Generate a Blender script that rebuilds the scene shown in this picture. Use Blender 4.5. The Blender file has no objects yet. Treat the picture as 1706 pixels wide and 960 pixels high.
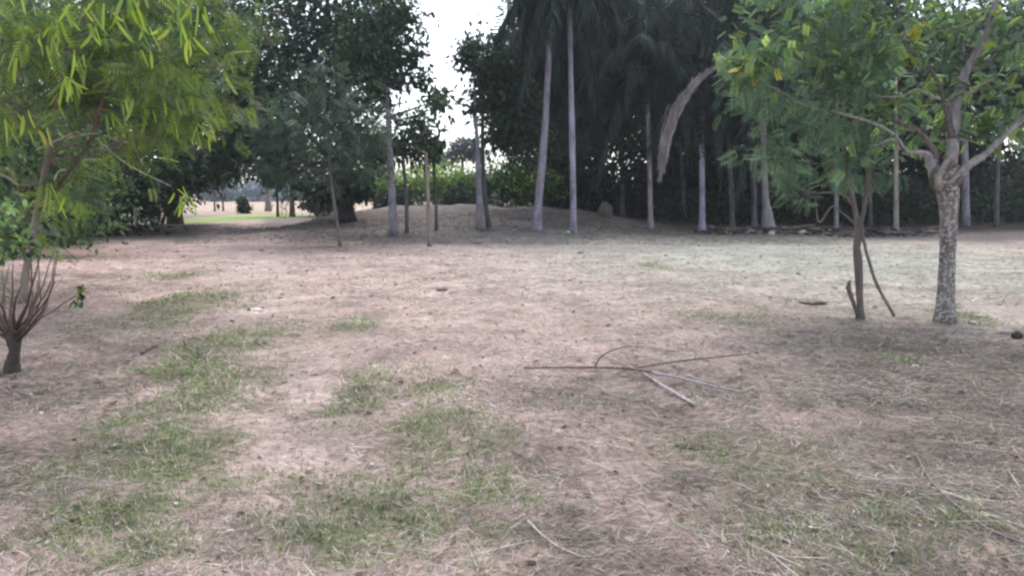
import bpy, math, random
import numpy as np
from mathutils import Vector, Matrix
PI = math.pi
HAZE = 0.0007
R = math.radians
rng = np.random.default_rng(7)
random.seed(7)
scn = bpy.context.scene
COL = scn.collection

# ------------------------------------------------------------------ camera
CAM_H, PITCH, FPX = 1.5, R(7.26), 1241.0
cd = bpy.data.cameras.new('camera')
cam = bpy.data.objects.new('camera', cd)
COL.objects.link(cam)
cam.location = (0, 0, CAM_H)
cam.rotation_euler = (PI / 2 - PITCH, 0, 0)
cd.sensor_width = 36.0
cd.lens = 36.0 * FPX / 1706.0
cd.clip_start = 0.05
cd.clip_end = 3000
scn.camera = cam

# ------------------------------------------------------------------ light
SUN_EL, SUN_AZ = R(62), R(20)          # azimuth measured clockwise from +Y (the view direction)
w = bpy.data.worlds.new('World')
scn.world = w
w.use_nodes = True
nt = w.node_tree
nt.nodes.clear()
sky = nt.nodes.new('ShaderNodeTexSky')
sky.sky_type = 'NISHITA'
sky.sun_disc = False
sky.sun_elevation = SUN_EL
sky.sun_rotation = SUN_AZ
sky.altitude = 0
sky.air_density = 1.0
sky.dust_density = 2.0
sky.ozone_density = 1.0
hs = nt.nodes.new('ShaderNodeHueSaturation')
hs.inputs['Saturation'].default_value = 0.5
bg = nt.nodes.new('ShaderNodeBackground')
bg.inputs['Strength'].default_value = 0.15
wo = nt.nodes.new('ShaderNodeOutputWorld')
nt.links.new(sky.outputs[0], hs.inputs['Color'])
nt.links.new(hs.outputs[0], bg.inputs['Color'])
nt.links.new(bg.outputs[0], wo.inputs['Surface'])
sd = bpy.data.lights.new('sun', 'SUN')
sd.energy = 0.9
sd.angle = R(50)
sd.color = (1.0, 0.95, 0.92)
sun = bpy.data.objects.new('sun', sd)
COL.objects.link(sun)
sdir = Vector((math.sin(SUN_AZ) * math.cos(SUN_EL), math.cos(SUN_AZ) * math.cos(SUN_EL), math.sin(SUN_EL)))
sun.rotation_euler = (-sdir).to_track_quat('-Z', 'Y').to_euler()
scn.view_settings.view_transform = 'Standard'
scn.view_settings.look = 'None'
scn.view_settings.gamma = 1.0
scn.view_settings.use_curve_mapping = False
scn.view_settings.exposure = 1.45
scn.render.engine = 'CYCLES'
scn.cycles.max_bounces = 5
scn.cycles.diffuse_bounces = 3
scn.cycles.glossy_bounces = 1
scn.cycles.transmission_bounces = 3
scn.cycles.filter_width = 2.5
scn.cycles.use_denoising = True

# ------------------------------------------------------------------ helpers
CP, SP = math.cos(PITCH), math.sin(PITCH)


def at(px, py, Y):
    """point of the place seen at picture position (px, py) and Y metres ahead"""
    u, v = (px - 853) / FPX, (480 - py) / FPX
    d = np.array([u, CP + v * SP, -SP + v * CP])
    return np.array([0, 0, CAM_H]) + d * (Y / d[1])


_perm = np.random.default_rng(3).random((256, 256))


def vnoise(x, y):
    x = np.asarray(x, float); y = np.asarray(y, float)
    xi = np.floor(x).astype(int); yi = np.floor(y).astype(int)
    fx = x - xi; fy = y - yi
    fx = fx * fx * (3 - 2 * fx); fy = fy * fy * (3 - 2 * fy)
    a = _perm[xi % 256, yi % 256]; b = _perm[(xi + 1) % 256, yi % 256]
    c = _perm[xi % 256, (yi + 1) % 256]; d = _perm[(xi + 1) % 256, (yi + 1) % 256]
    return (a * (1 - fx) + b * fx) * (1 - fy) + (c * (1 - fx) + d * fx) * fy


def fbm(x, y, oct=4, s=1.0):
    r = 0; amp = 0.5
    for i in range(oct):
        r = r + amp * vnoise(np.asarray(x) * s + 17.3 * i, np.asarray(y) * s + 5.1 * i)
        s *= 2.03; amp *= 0.5
    return r / (1 - 0.5 ** oct)


def sstep(a, b, x):
    t = np.clip((np.asarray(x, float) - a) / (b - a), 0, 1)
    return t * t * (3 - 2 * t)


def height(x, y):
    x = np.asarray(x, float); y = np.asarray(y, float)
    m = 0.72 * sstep(21, 34, y) * sstep(-10.6, -6.4, x) * (1 - sstep(1.5, 7.5, x)) * (1 - 0.5 * sstep(38, 60, y))
    m = m * (1 + (fbm(x + 11, y * .8, 4, .45) - .5) * .9)
    l = 0.18 * (1 - sstep(-9.5, -6.5, x)) * sstep(5, 10, y) * (1 - sstep(14, 18, y))
    n = (fbm(x, y, 3, 0.23) - 0.5) * 0.16 * sstep(4, 12, y)
    rut = -0.035 * np.exp(-((x - road_x(y)) / 0.4) ** 2) - 0.03 * np.exp(-((x - road_x(y) + 1.5) / 0.3) ** 2)
    rut = rut * (1 - sstep(16, 22, y))
    near = (fbm(x + 40, y, 3, 1.7) - 0.5) * 0.09 + (fbm(x, y + 30, 2, 7.0) - 0.5) * 0.03
    near = near * (1 - sstep(14, 30, y))
    return m + l + n + rut + near


ROAD_PX = [(430, 1100), (470, 960), (520, 830), (520, 720), (485, 620), (440, 545), (415, 470), (400, 430), (385, 400), (378, 382)]
_rp = []
for _a, _c in ROAD_PX:
    _u, _v = (_a - 853) / FPX, (480 - _c) / FPX
    _t = CAM_H / (SP - _v * CP)
    _rp.append((_t * (CP + _v * SP), _t * _u))
_rp = sorted(_rp) + [(60, -22), (95, -36)]
_ry, _rx = [a for a, c in _rp], [c for a, c in _rp]


def road_x(y):
    return np.interp(y, _ry, _rx)


def ground(px, py):
    u, v = (px - 853) / FPX, (480 - py) / FPX
    d = np.array([u, CP + v * SP, -SP + v * CP])
    t = 1.2
    p = None
    while t < 400:
        p = np.array([0, 0, CAM_H]) + d * t
        if p[2] <= float(height(p[0], p[1])):
            break
        t += 0.02 + t * 0.002
    p[2] = float(height(p[0], p[1]))
    return p


def on_ground(x, y, dz=0.0):
    return np.array([x, y, float(height(x, y)) + dz])


class MB:
    """collects geometry with a colour per vertex and links it as one mesh"""

    def __init__(self):
        self.v = []; self.c = []; self.q = []; self.t = []; self.n = 0

    def add(self, v, quads=None, tris=None, col=(.2, .2, .2)):
        v = np.asarray(v, float).reshape(-1, 3)
        c = np.asarray(col, float)
        if c.ndim == 1:
            c = np.tile(c, (len(v), 1))
        self.v.append(v); self.c.append(c)
        if quads is not None and len(quads):
            self.q.append(np.asarray(quads, int) + self.n)
        if tris is not None and len(tris):
            self.t.append(np.asarray(tris, int) + self.n)
        self.n += len(v)

    def mesh(self, name, mat, smooth=True):
        v = np.concatenate(self.v); c = np.concatenate(self.c)
        q = np.concatenate(self.q) if self.q else np.zeros((0, 4), int)
        t = np.concatenate(self.t) if self.t else np.zeros((0, 3), int)
        me = bpy.data.meshes.new(name)
        me.vertices.add(len(v)); me.vertices.foreach_set('co', v.astype(np.float32).ravel())
        loops = np.concatenate([q.ravel(), t.ravel()]).astype(np.int32)
        me.loops.add(len(loops)); me.loops.foreach_set('vertex_index', loops)
        npoly = len(q) + len(t)
        me.polygons.add(npoly)
        tot = np.concatenate([np.full(len(q), 4), np.full(len(t), 3)])
        st = np.concatenate([[0], np.cumsum(tot)[:-1]]).astype(np.int32)
        me.polygons.foreach_set('loop_start', st)
        me.update(calc_edges=True)
        me.polygons.foreach_set('use_smooth', np.full(npoly, smooth))
        a = me.color_attributes.new('tint', 'FLOAT_COLOR', 'POINT')
        a.data.foreach_set('color', np.concatenate([c, np.ones((len(c), 1))], 1).astype(np.float32).ravel())
        me.materials.append(mat)
        return me

    def build(self, name, mat, parent=None, smooth=True):
        o = bpy.data.objects.new(name, self.mesh(name, mat, smooth))
        COL.objects.link(o)
        if parent is not None:
            o.parent = parent
            o.matrix_parent_inverse = Matrix.Translation(-parent.location)
        return o

    def tube(self, pts, rad, sides=6, col=(.2, .2, .2), wob=0.0):
        pts = np.asarray(pts, float); n = len(pts)
        rad = np.broadcast_to(np.asarray(rad, float), (n,)).copy()
        tan = np.gradient(pts, axis=0)
        tan /= np.linalg.norm(tan, axis=1)[:, None] + 1e-9
        ref = np.array([0, 1.0, 0]) if abs(tan[0][1]) < 0.8 else np.array([1.0, 0, 0])
        ang = np.arange(sides) * 2 * PI / sides
        vs = []
        for i in range(n):
            s = np.cross(tan[i], ref); s /= np.linalg.norm(s) + 1e-9
            u = np.cross(s, tan[i]); ref = np.cross(tan[i], s) * -1 if False else ref
            rr = rad[i] * (1 + (rng.random(sides) - .5) * 2 * wob)
            vs.append(pts[i] + (np.cos(ang) * rr)[:, None] * s + (np.sin(ang) * rr)[:, None] * u)
        v = np.concatenate(vs)
        q = []
        for i in range(n - 1):
            for k in range(sides):
                a = i * sides + k; b = i * sides + (k + 1) % sides
                q.append((a, b, b + sides, a + sides))
        v = np.concatenate([v, pts[:1], pts[-1:]])
        tr = []
        for k in range(sides):
            tr.append((n * sides, (k + 1) % sides, k))
            tr.append((n * sides + 1, (n - 1) * sides + k, (n - 1) * sides + (k + 1) % sides))
        cc = np.asarray(col, float)
        if cc.ndim == 2:
            cc = np.concatenate([np.repeat(cc, sides, 0), cc[:1], cc[-1:]])
        self.add(v, q, tr, cc)

    def scatter(self, tv, tq, pos, axis, up, scale, col, tt=None):
        """copies of a leaf shape: its y along axis, its z towards up"""
        tv = np.asarray(tv, float); N = len(pos); K = len(tv)
        a = axis / (np.linalg.norm(axis, axis=1)[:, None] + 1e-9)
        s = np.cross(a, up); s /= np.linalg.norm(s, axis=1)[:, None] + 1e-9
        n = np.cross(s, a)
        sc = np.asarray(scale, float).reshape(-1, 1) * np.ones((N, 1))
        P = (pos[:, None, :] + (tv[None, :, 0, None] * s[:, None, :] + tv[None, :, 1, None] * a[:, None, :]
             + tv[None, :, 2, None] * n[:, None, :]) * sc[:, None, :])
        off = (np.arange(N) * K)[:, None, None]
        qs = (np.asarray(tq)[None] + off).reshape(-1, 4) if tq is not None else None
        ts = (np.asarray(tt)[None] + off).reshape(-1, 3) if tt is not None else None
        self.add(P.reshape(-1, 3), qs, ts, np.repeat(col, K, 0))


def spline(pts, n=10):
    """smooth curve through pts; pts rows may hold radius as 4th value"""
    p = np.asarray(pts, float)
    k = len(p)
    if k == 2:
        t = np.linspace(0, 1, n)[:, None]
        return p[0] * (1 - t) + p[1] * t
    out = []
    ext = np.concatenate([[2 * p[0] - p[1]], p, [2 * p[-1] - p[-2]]])
    per = max(2, n // (k - 1))
    for i in range(k - 1):
        a, b, c, d = ext[i:i + 4]
        for t in np.linspace(0, 1, per, endpoint=False):
            out.append(.5 * ((2 * b) + (-a + c) * t + (2 * a - 5 * b + 4 * c - d) * t ** 2 + (-a + 3 * b - 3 * c + d) * t ** 3))
    out.append(p[-1])
    return np.array(out)


def empty(name, loc, label, cat, group=None):
    o = bpy.data.objects.new(name, None)
    o.empty_display_size = 0.2
    COL.objects.link(o)
    o.location = Vector([float(v) for v in loc])
    o['label'] = label; o['category'] = cat
    if group:
        o['group'] = group
    return o


def tag(o, label=None, cat=None, group=None, kind=None):
    if label: o['label'] = label
    if cat: o['category'] = cat
    if group: o['group'] = group
    if kind: o['kind'] = kind
    return o


# ------------------------------------------------------------------ materials
def new_mat(name):
    m = bpy.data.materials.new(name)
    m.use_nodes = True
    m.node_tree.nodes.clear()
    return m, m.node_tree.nodes, m.node_tree.links


def leaf_mat(name, trans=0.3, rough=0.55, spec=.22):
    m, N, L = new_mat(name)
    at_ = N.new('ShaderNodeAttribute'); at_.attribute_name = 'tint'
    no = N.new('ShaderNodeTexNoise'); no.inputs['Scale'].default_value = 1.3; no.inputs['Detail'].default_value = 3
    tc = N.new('ShaderNodeTexCoord')
    L.new(tc.outputs['Object'], no.inputs['Vector'])
    mr = N.new('ShaderNodeMapRange'); mr.inputs[1].default_value = .3; mr.inputs[2].default_value = .7
    mr.inputs[3].default_value = .7; mr.inputs[4].default_value = 1.3
    L.new(no.outputs[0], mr.inputs[0])
    mx = N.new('ShaderNodeMix'); mx.data_type = 'RGBA'; mx.blend_type = 'MULTIPLY'; mx.inputs[0].default_value = 1
    L.new(at_.outputs['Color'], mx.inputs[6]); L.new(mr.outputs[0], mx.inputs[7])
    p = N.new('ShaderNodeBsdfPrincipled'); p.inputs['Roughness'].default_value = rough
    p.inputs['Specular IOR Level'].default_value = spec
    L.new(mx.outputs[2], p.inputs['Base Color'])
    t = N.new('ShaderNodeBsdfTranslucent')
    hs = N.new('ShaderNodeHueSaturation'); hs.inputs['Saturation'].default_value = 1.15; hs.inputs['Value'].default_value = 1.4
    L.new(mx.outputs[2], hs.inputs['Color']); L.new(hs.outputs[0], t.inputs['Color'])
    ms = N.new('ShaderNodeMixShader'); ms.inputs[0].default_value = trans
    L.new(p.outputs[0], ms.inputs[1]); L.new(t.outputs[0], ms.inputs[2])
    o = N.new('ShaderNodeOutputMaterial'); L.new(ms.outputs[0], o.inputs['Surface'])
    return m


def bark_mat(name, ring=0.0, blotch=None, scale=6.0):
    """tint attribute broken up by noise; ring = palm ring scars; blotch = pale lichen colour"""
    m, N, L = new_mat(name)
    at_ = N.new('ShaderNodeAttribute'); at_.attribute_name = 'tint'
    tc = N.new('ShaderNodeTexCoord')
    mp = N.new('ShaderNodeMapping'); mp.inputs['Scale'].default_value = (scale, scale, scale * .35)
    L.new(tc.outputs['Object'], mp.inputs['Vector'])
    no = N.new('ShaderNodeTexNoise'); no.inputs['Scale'].default_value = 1.0; no.inputs['Detail'].default_value = 6
    no.inputs['Roughness'].default_value = .65
    L.new(mp.outputs[0], no.inputs['Vector'])
    mr = N.new('ShaderNodeMapRange'); mr.inputs[1].default_value = .3; mr.inputs[2].default_value = .7
    mr.inputs[3].default_value = .55; mr.inputs[4].default_value = 1.4
    L.new(no.outputs[0], mr.inputs[0])
    mx = N.new('ShaderNodeMix'); mx.data_type = 'RGBA'; mx.blend_type = 'MULTIPLY'; mx.inputs[0].default_value = 1
    L.new(at_.outputs['Color'], mx.inputs[6]); L.new(mr.outputs[0], mx.inputs[7])
    colour = mx.outputs[2]
    hgt = no.outputs[0]
    if ring:
        wv = N.new('ShaderNodeTexWave'); wv.bands_direction = 'Z'; wv.inputs['Scale'].default_value = ring
        wv.inputs['Distortion'].default_value = 9.0; wv.inputs['Detail'].default_value = 2
        L.new(tc.outputs['Object'], wv.inputs['Vector'])
        m2 = N.new('ShaderNodeMapRange'); m2.inputs[3].default_value = .9; m2.inputs[4].default_value = 1.03
        L.new(wv.outputs['Fac'], m2.inputs[0])
        mx2 = N.new('ShaderNodeMix'); mx2.data_type = 'RGBA'; mx2.blend_type = 'MULTIPLY'; mx2.inputs[0].default_value = 1
        L.new(colour, mx2.inputs[6]); L.new(m2.outputs[0], mx2.inputs[7]); colour = mx2.outputs[2]
        hgt = wv.outputs['Fac']
    if blotch:
        n2 = N.new('ShaderNodeTexNoise'); n2.inputs['Scale'].default_value = 26; n2.inputs['Detail'].default_value = 4
        L.new(tc.outputs['Object'], n2.inputs['Vector'])
        r2 = N.new('ShaderNodeMapRange'); r2.inputs[1].default_value = .5; r2.inputs[2].default_value = .58
        L.new(n2.outputs[0], r2.inputs[0])
        mx3 = N.new('ShaderNodeMix'); mx3.data_type = 'RGBA'
        mx3.inputs[7].default_value = (*blotch, 1)
        L.new(r2.outputs[0], mx3.inputs[0]); L.new(colour, mx3.inputs[6]); colour = mx3.outputs[2]
    bp = N.new('ShaderNodeBump'); bp.inputs['Strength'].default_value = .6; bp.inputs['Distance'].default_value = .02
    L.new(hgt, bp.inputs['Height'])
    p = N.new('ShaderNodeBsdfPrincipled'); p.inputs['Roughness'].default_value = .9
    p.inputs['Specular IOR Level'].default_value = .2
    L.new(colour, p.inputs['Base Color']); L.new(bp.outputs[0], p.inputs['Normal'])
    o = N.new('ShaderNodeOutputMaterial'); L.new(p.outputs[0], o.inputs['Surface'])
    return m


M_LEAF = leaf_mat('leaf')
M_POD = leaf_mat('pod_skin', .35, .4)
M_FROND = leaf_mat('palm_leaf', .2, .7, .1)
M_STRAW = leaf_mat('straw', .12, .8)
M_BARK = bark_mat('bark')
M_PALM = bark_mat('palm_bark', ring=2.6, scale=5)
M_LICHEN = bark_mat('lichen_bark', blotch=(.36, .35, .36), scale=9)
M_STICK = bark_mat('stick_bark', scale=25)
M_STONE = bark_mat('stone', scale=18)
M_HAZY = bark_mat('distant_foliage', scale=.6)


def ground_mat():
    m, N, L = new_mat('ground')
    at_ = N.new('ShaderNodeAttribute'); at_.attribute_name = 'tint'
    tc = N.new('ShaderNodeTexCoord')
    n1 = N.new('ShaderNodeTexNoise'); n1.inputs['Scale'].default_value = 14; n1.inputs['Detail'].default_value = 8
    n1.inputs['Roughness'].default_value = .7
    L.new(tc.outputs['Object'], n1.inputs['Vector'])
    n2 = N.new('ShaderNodeTexNoise'); n2.inputs['Scale'].default_value = 1.6; n2.inputs['Detail'].default_value = 5
    L.new(tc.outputs['Object'], n2.inputs['Vector'])
    r1 = N.new('ShaderNodeMapRange'); r1.inputs[1].default_value = .3; r1.inputs[2].default_value = .7
    r1.inputs[3].default_value = .55; r1.inputs[4].default_value = 1.35
    L.new(n1.outputs[0], r1.inputs[0])
    r2 = N.new('ShaderNodeMapRange'); r2.inputs[1].default_value = .3; r2.inputs[2].default_value = .7
    r2.inputs[3].default_value = .78; r2.inputs[4].default_value = 1.18
    L.new(n2.outputs[0], r2.inputs[0])
    mul = N.new('ShaderNodeMath'); mul.operation = 'MULTIPLY'
    L.new(r1.outputs[0], mul.inputs[0]); L.new(r2.outputs[0], mul.inputs[1])
    mx = N.new('ShaderNodeMix'); mx.data_type = 'RGBA'; mx.blend_type = 'MULTIPLY'; mx.inputs[0].default_value = 1
    L.new(at_.outputs['Color'], mx.inputs[6]); L.new(mul.outputs[0], mx.inputs[7])
    bp = N.new('ShaderNodeBump'); bp.inputs['Strength'].default_value = .7; bp.inputs['Distance'].default_value = .03
    L.new(n1.outputs[0], bp.inputs['Height'])
    p = N.new('ShaderNodeBsdfPrincipled'); p.inputs['Roughness'].default_value = .95
    p.inputs['Specular IOR Level'].default_value = .1
    L.new(mx.outputs[2], p.inputs['Base Color']); L.new(bp.outputs[0], p.inputs['Normal'])
    o = N.new('ShaderNodeOutputMaterial'); L.new(p.outputs[0], o.inputs['Surface'])
    return m


M_GROUND = ground_mat()

# ------------------------------------------------------------------ ground
C_BARE = np.array([.405, .300, .272])
C_ROAD = np.array([.430, .345, .315])
C_PALE = np.array([.300, .322, .272])
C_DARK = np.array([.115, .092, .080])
C_MOUND = np.array([.140, .126, .118])
C_GREEN = np.array([.150, .160, .085])
C_LAWN = np.array([.27, .34, .13])
C_FIELD = np.array([.420, .330, .250])


def patch_list(src):
    out = []
    for px, py, rx, ry, s in src:
        c = ground(px, py)
        rX = rx * c[1] / FPX
        rY = max(.12, abs(ground(px, py + ry)[1] - ground(px, max(py - ry, 336))[1]) / 2)
        out.append((c[0], c[1], rX, rY, s))
    return out


GREEN = patch_list([(295, 460, 45, 8, .8), (310, 505, 65, 26, 1.1), (390, 570, 75, 26, 1.2), (325, 660, 75, 60, 1.5), (300, 775, 85, 55, 1.5), (340, 610, 60, 30, 1.1),
                    (215, 850, 110, 50, 1.4), (195, 925, 100, 38, 1.2), (590, 540, 45, 10, .95), (612, 655, 36, 34, 1), (700, 640, 55, 22, .7),
                    (735, 720, 75, 50, .8), (812, 805, 50, 24, 1), (792, 872, 45, 20, .7), (600, 860, 120, 50, .85), (545, 915, 130, 40, .9),
                    (700, 765, 60, 45, .7), (480, 800, 60, 30, .35), (1230, 532, 90, 16, .4), (1512, 600, 26, 9, .9), (1607, 527, 30, 12, 1),
                    (1550, 885, 170, 60, .4), (1330, 905, 110, 60, .45), (1240, 770, 120, 50, .3), (820, 945, 60, 30, .6), (1090, 444, 14, 4, .9)])
PALE = patch_list([(1330, 425, 430, 40, 1), (1050, 400, 150, 14, .7), (1600, 460, 220, 40, .8), (760, 470, 300, 40, .2)])
DARK = patch_list([(90, 640, 170, 90, .7), (60, 780, 170, 110, 1.0), (350, 900, 250, 90, .35), (1000, 900, 300, 90, .55), (1500, 575, 260, 55, .75), (1350, 740, 360, 110, .75),  # dark thatch, with soft shade and fall-off towards sides and bottom painted in
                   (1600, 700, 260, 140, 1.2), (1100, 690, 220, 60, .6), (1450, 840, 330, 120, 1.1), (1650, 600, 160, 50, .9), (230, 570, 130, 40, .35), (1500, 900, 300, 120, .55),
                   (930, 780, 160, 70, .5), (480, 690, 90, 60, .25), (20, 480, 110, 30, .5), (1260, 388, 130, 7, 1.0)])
LAWN = patch_list([(405, 363, 105, 8, 1.1)])


def mask(P, x, y):
    r = np.zeros_like(np.asarray(x, float))
    wx = x + (fbm(x, y, 3, 2.1) - .5) * .5
    wy = y + (fbm(x + 9, y + 9, 3, 2.1) - .5) * .5
    for cx, cy, a, b, s in P:
        d = ((wx - cx) / a) ** 2 + ((wy - cy) / b) ** 2
        r = np.maximum(r, s * np.exp(-d * .75))
    return r


def cover(x, y):
    """how green, how dark (thatch and painted soft shade), how pale a place is"""
    g = mask(GREEN, x, y); d = mask(DARK, x, y); p = mask(PALE, x, y)
    f = fbm(x, y, 4, 3.3)
    f2 = fbm(x + 31, y + 17, 3, 5.5)
    g = np.clip(g * (2.4 * f - .2) * (.3 + 1.4 * f2), 0, 1)
    d = np.clip(d * (.5 + f), 0, 1)
    p = np.clip(p * (.6 + .8 * f), 0, 1)
    return g, d, p


def clump(x, y):
    """dark clumps of rotting thatch left by the mower"""
    k = sstep(.56, .72, fbm(x * .8 + 70, y + 20, 4, 4.2)) * .8 + sstep(.55, .7, fbm(x * .7 + 7, y + 50, 4, 1.5)) * .5
    return np.clip(k, 0, 1) * (1 - sstep(16, 24, y)) * (.45 + .55 * np.clip(mask(DARK, x, y) * 2, 0, 1))


def worn(x, y):
    return np.exp(-((x - road_x(y) - .25 * sstep(12, 20, y)) / (.45 + .9 * sstep(9, 18, y))) ** 4) * (1 - sstep(48, 56, y))


def ground_colour(x, y):
    g, d, p = cover(x, y)
    la = np.clip(mask(LAWN, x, y) ** 2 * 1.6 - .3, 0, 1)
    mo = sstep(20.5, 25, y + (fbm(x, y, 3, .8) - .5) * 5) * (1 - sstep(45, 60, y))
    fi = sstep(52, 62, y) * (1 - sstep(-12, -8, x - (62 - y) * .1))
    road = worn(x, y)
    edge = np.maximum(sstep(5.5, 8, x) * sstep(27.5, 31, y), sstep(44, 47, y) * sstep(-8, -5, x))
    c = np.tile(C_BARE, (len(x), 1))
    v0 = fbm(x + 4, y + 2, 3, 2.0)

    def lay(c, t, k):
        k = np.clip(k, 0, 1)[:, None]
        return c * (1 - k) + t * k
    c = lay(c, C_MOUND, mo * .85 * (1 - road))
    c = lay(c, C_PALE, p * .9)
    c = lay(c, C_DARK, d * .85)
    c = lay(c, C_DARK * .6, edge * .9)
    c = lay(c, C_ROAD, road * (.3 + .5 * v0))
    c = lay(c, C_GREEN, g * .7)
    c = lay(c, C_FIELD, fi)
    c = lay(c, C_LAWN, la)
    v = fbm(x, y, 5, .9)
    k = clump(x, y)
    c = c * (.72 + .56 * v)[:, None]
    return lay(c, C_DARK * .8, k * .75)


ny, nx = 430, 330
gy = np.concatenate([-np.geomspace(30, .2, 24), np.geomspace(.6, 60, ny) - .4, np.geomspace(62, 560, 24)])
gy = np.unique(gy)
tx = np.linspace(-1, 1, nx)
gx = 4 * np.sinh(tx * 3.2) * .45
gx = np.concatenate([-np.geomspace(560, 26, 16), gx[(gx > -24) & (gx < 24)], np.geomspace(26, 560, 16)])
X, Y = np.meshgrid(gx, gy)
xs, ys = X.ravel(), Y.ravel()
Z = height(xs, ys)
b = MB()
rows, cols = len(gy), len(gx)
i = np.arange((rows - 1) * cols).reshape(rows - 1, cols)[:, :-1].ravel()
b.add(np.stack([xs, ys, Z], 1), np.stack([i, i + 1, i + cols + 1, i + cols], 1), None, ground_colour(xs, ys))
tag(b.build('ground', M_GROUND), kind='structure')


# ------------------------------------------------------------------ straw and grass lying on the ground
def blades(n, y0, y1, xr, kind):
    t = rng.random(n)
    y = y0 * (y1 / y0) ** t if kind != 'far' else y0 + (y1 - y0) * t
    x = (rng.random(n) * 2 - 1) * (xr * y + .8)
    return x, y


def blade_mesh(mb, x, y, length, width, pitch, az, curl, col):
    n = len(x)
    z = height(x, y)
    base = np.stack([x, y, z + .004], 1)
    d = np.stack([np.cos(az) * np.cos(pitch), np.sin(az) * np.cos(pitch), np.sin(pitch)], 1)
    side = np.stack([-np.sin(az), np.cos(az), np.zeros(n)], 1)
    up = np.cross(d, side)
    tw = (rng.random(n) - .5) * 1.6
    wv = side * np.cos(tw)[:, None] + np.array([0, 0, 1.]) * np.sin(tw)[:, None]
    mid = base + d * (length * .55)[:, None]
    tip = base + d * length[:, None] + side * (curl * length)[:, None] - np.array([0, 0, 1.]) * (np.abs(curl) * length * .6)[:, None]
    tip[:, 2] = np.maximum(tip[:, 2], height(tip[:, 0], tip[:, 1]) + .003)
    w2 = wv * (width / 2)[:, None]
    V = np.stack([base - w2, base + w2, mid + w2 * .9, mid - w2 * .9, tip], 1).reshape(-1, 3)
    o = np.arange(n) * 5
    q = np.stack([o, o + 1, o + 2, o + 3], 1)
    tr = np.stack([o + 3, o + 2, o + 4], 1)
    mb.add(V, q, tr, np.repeat(col, 5, 0))


def pick(pal, n, jit=.25):
    pal = np.asarray(pal)
    c = pal[rng.integers(0, len(pal), n)]
    return c * (1 + (rng.random((n, 1)) - .5) * 2 * jit)


STRAW = [(.41, .33, .29), (.48, .40, .36), (.35, .26, .23), (.30, .245, .22), (.53, .46, .43), (.38, .33, .27)]
DULL = [(.20, .175, .15), (.26, .23, .20), (.14, .115, .10), (.36, .33, .30), (.17, .17, .125), (.20, .155, .13)]
GRASS = [(.14, .205, .07), (.10, .165, .06), (.18, .24, .085), (.08, .13, .06), (.24, .26, .12)]

straw = MB()
green = MB()
for n, y0, y1, L0, L1, W in [(115000, 1.9, 5.0, .03, .13, .0028), (80000, 5.0, 10.0, .05, .16, .004), (60000, 10, 22, .08, .2, .007), (34000, 22, 37, .12, .3, .013)]:
    x, y = blades(n, y0, y1, .80 if y0 < 20 else .42, 'n')
    g, d, p = cover(x, y)
    dens = .30 + .9 * fbm(x + 3, y + 8, 3, 2.4) ** 1.5 + .6 * d + .2 * p
    dens = dens * (1 - .45 * worn(x, y))
    keep = rng.random(n) < dens
    x, y, g, d, p = x[keep], y[keep], g[keep], d[keep], p[keep]
    m = len(x)
    flow = (fbm(x, y, 2, .7) - .5) * 5.0 - .35
    az = flow + rng.normal(0, .8, m) + (rng.random(m) < .5) * PI
    col = pick(STRAW, m)
    dd = rng.random(m) < np.clip(.15 + d * 1.15 + clump(x, y) * 1.1, 0, 1)
    col[dd] = pick(DULL, dd.sum())
    pq = rng.random(m) < p * .8
    col[pq] = pick([(.34, .36, .29), (.42, .43, .37), (.27, .30, .22), (.36, .34, .29)], pq.sum())
    if y0 > 20:
        col = pick([(.22, .20, .18), (.28, .25, .22), (.16, .14, .13), (.19, .20, .14)], m)
    gg = rng.random(m) < g * .6
    col[gg] = pick(GRASS, gg.sum())
    length = L0 + (L1 - L0) * rng.random(m) ** 2
    pitch = np.abs(rng.normal(0, .18, m))
    blade_mesh(straw, x, y, length, W * (.6 + .9 * rng.random(m)), pitch, az, rng.normal(0, .2, m), col)
    # living grass in the green patches
    ng = int(n * 1.3) if y0 < 20 else 9000
    x, y = blades(ng, y0, y1, .80, 'n')
    g, d, p = cover(x, y)
    keep = rng.random(ng) < np.clip(g * .75 - .05, 0, 1) + .025
    x, y = x[keep], y[keep]
    m = len(x)
    tall = .5 + fbm(x, y, 2, 3.0)
    blade_mesh(green, x, y, (.02 + .045 * rng.random(m) ** 1.5) * tall * (1 + y / 14), W * (.8 + .8 * rng.random(m)) * 1.15,
               .25 + rng.random(m) * .9, rng.random(m) * 2 * PI, rng.normal(0, .35, m), np.where(rng.random((m, 1)) < .25, pick(STRAW, m), pick(GRASS, m, .4)))
# longer dry stalks
for n, y0, y1, xa, xb, L in [(700, 2.2, 6.0, -.1, .8, .32), (240, 2.2, 6.0, -.8, .2, .2)]:
    t = rng.random(n); y = y0 * (y1 / y0) ** t; x = (xa + (xb - xa) * rng.random(n)) * y
    az = rng.normal(-.55, .6, n) + (rng.random(n) < .5) * PI
    blade_mesh(straw, x, y, L * (.35 + .8 * rng.random(n)), .0025 + .0025 * rng.random(n), np.abs(rng.normal(0, .07, n)), az,
               rng.normal(0, .18, n), pick([(.42, .37, .32), (.36, .32, .28), (.46, .42, .38), (.3, .24, .19)], n))
tag(straw.build('dry_grass', M_STRAW), 'mown dry straw and thatch strewn over the whole clearing', 'straw', kind='stuff')
tag(green.build('grass', M_STRAW), 'short green grass growing in patches along the wheel track', 'grass', kind='stuff')
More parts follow.
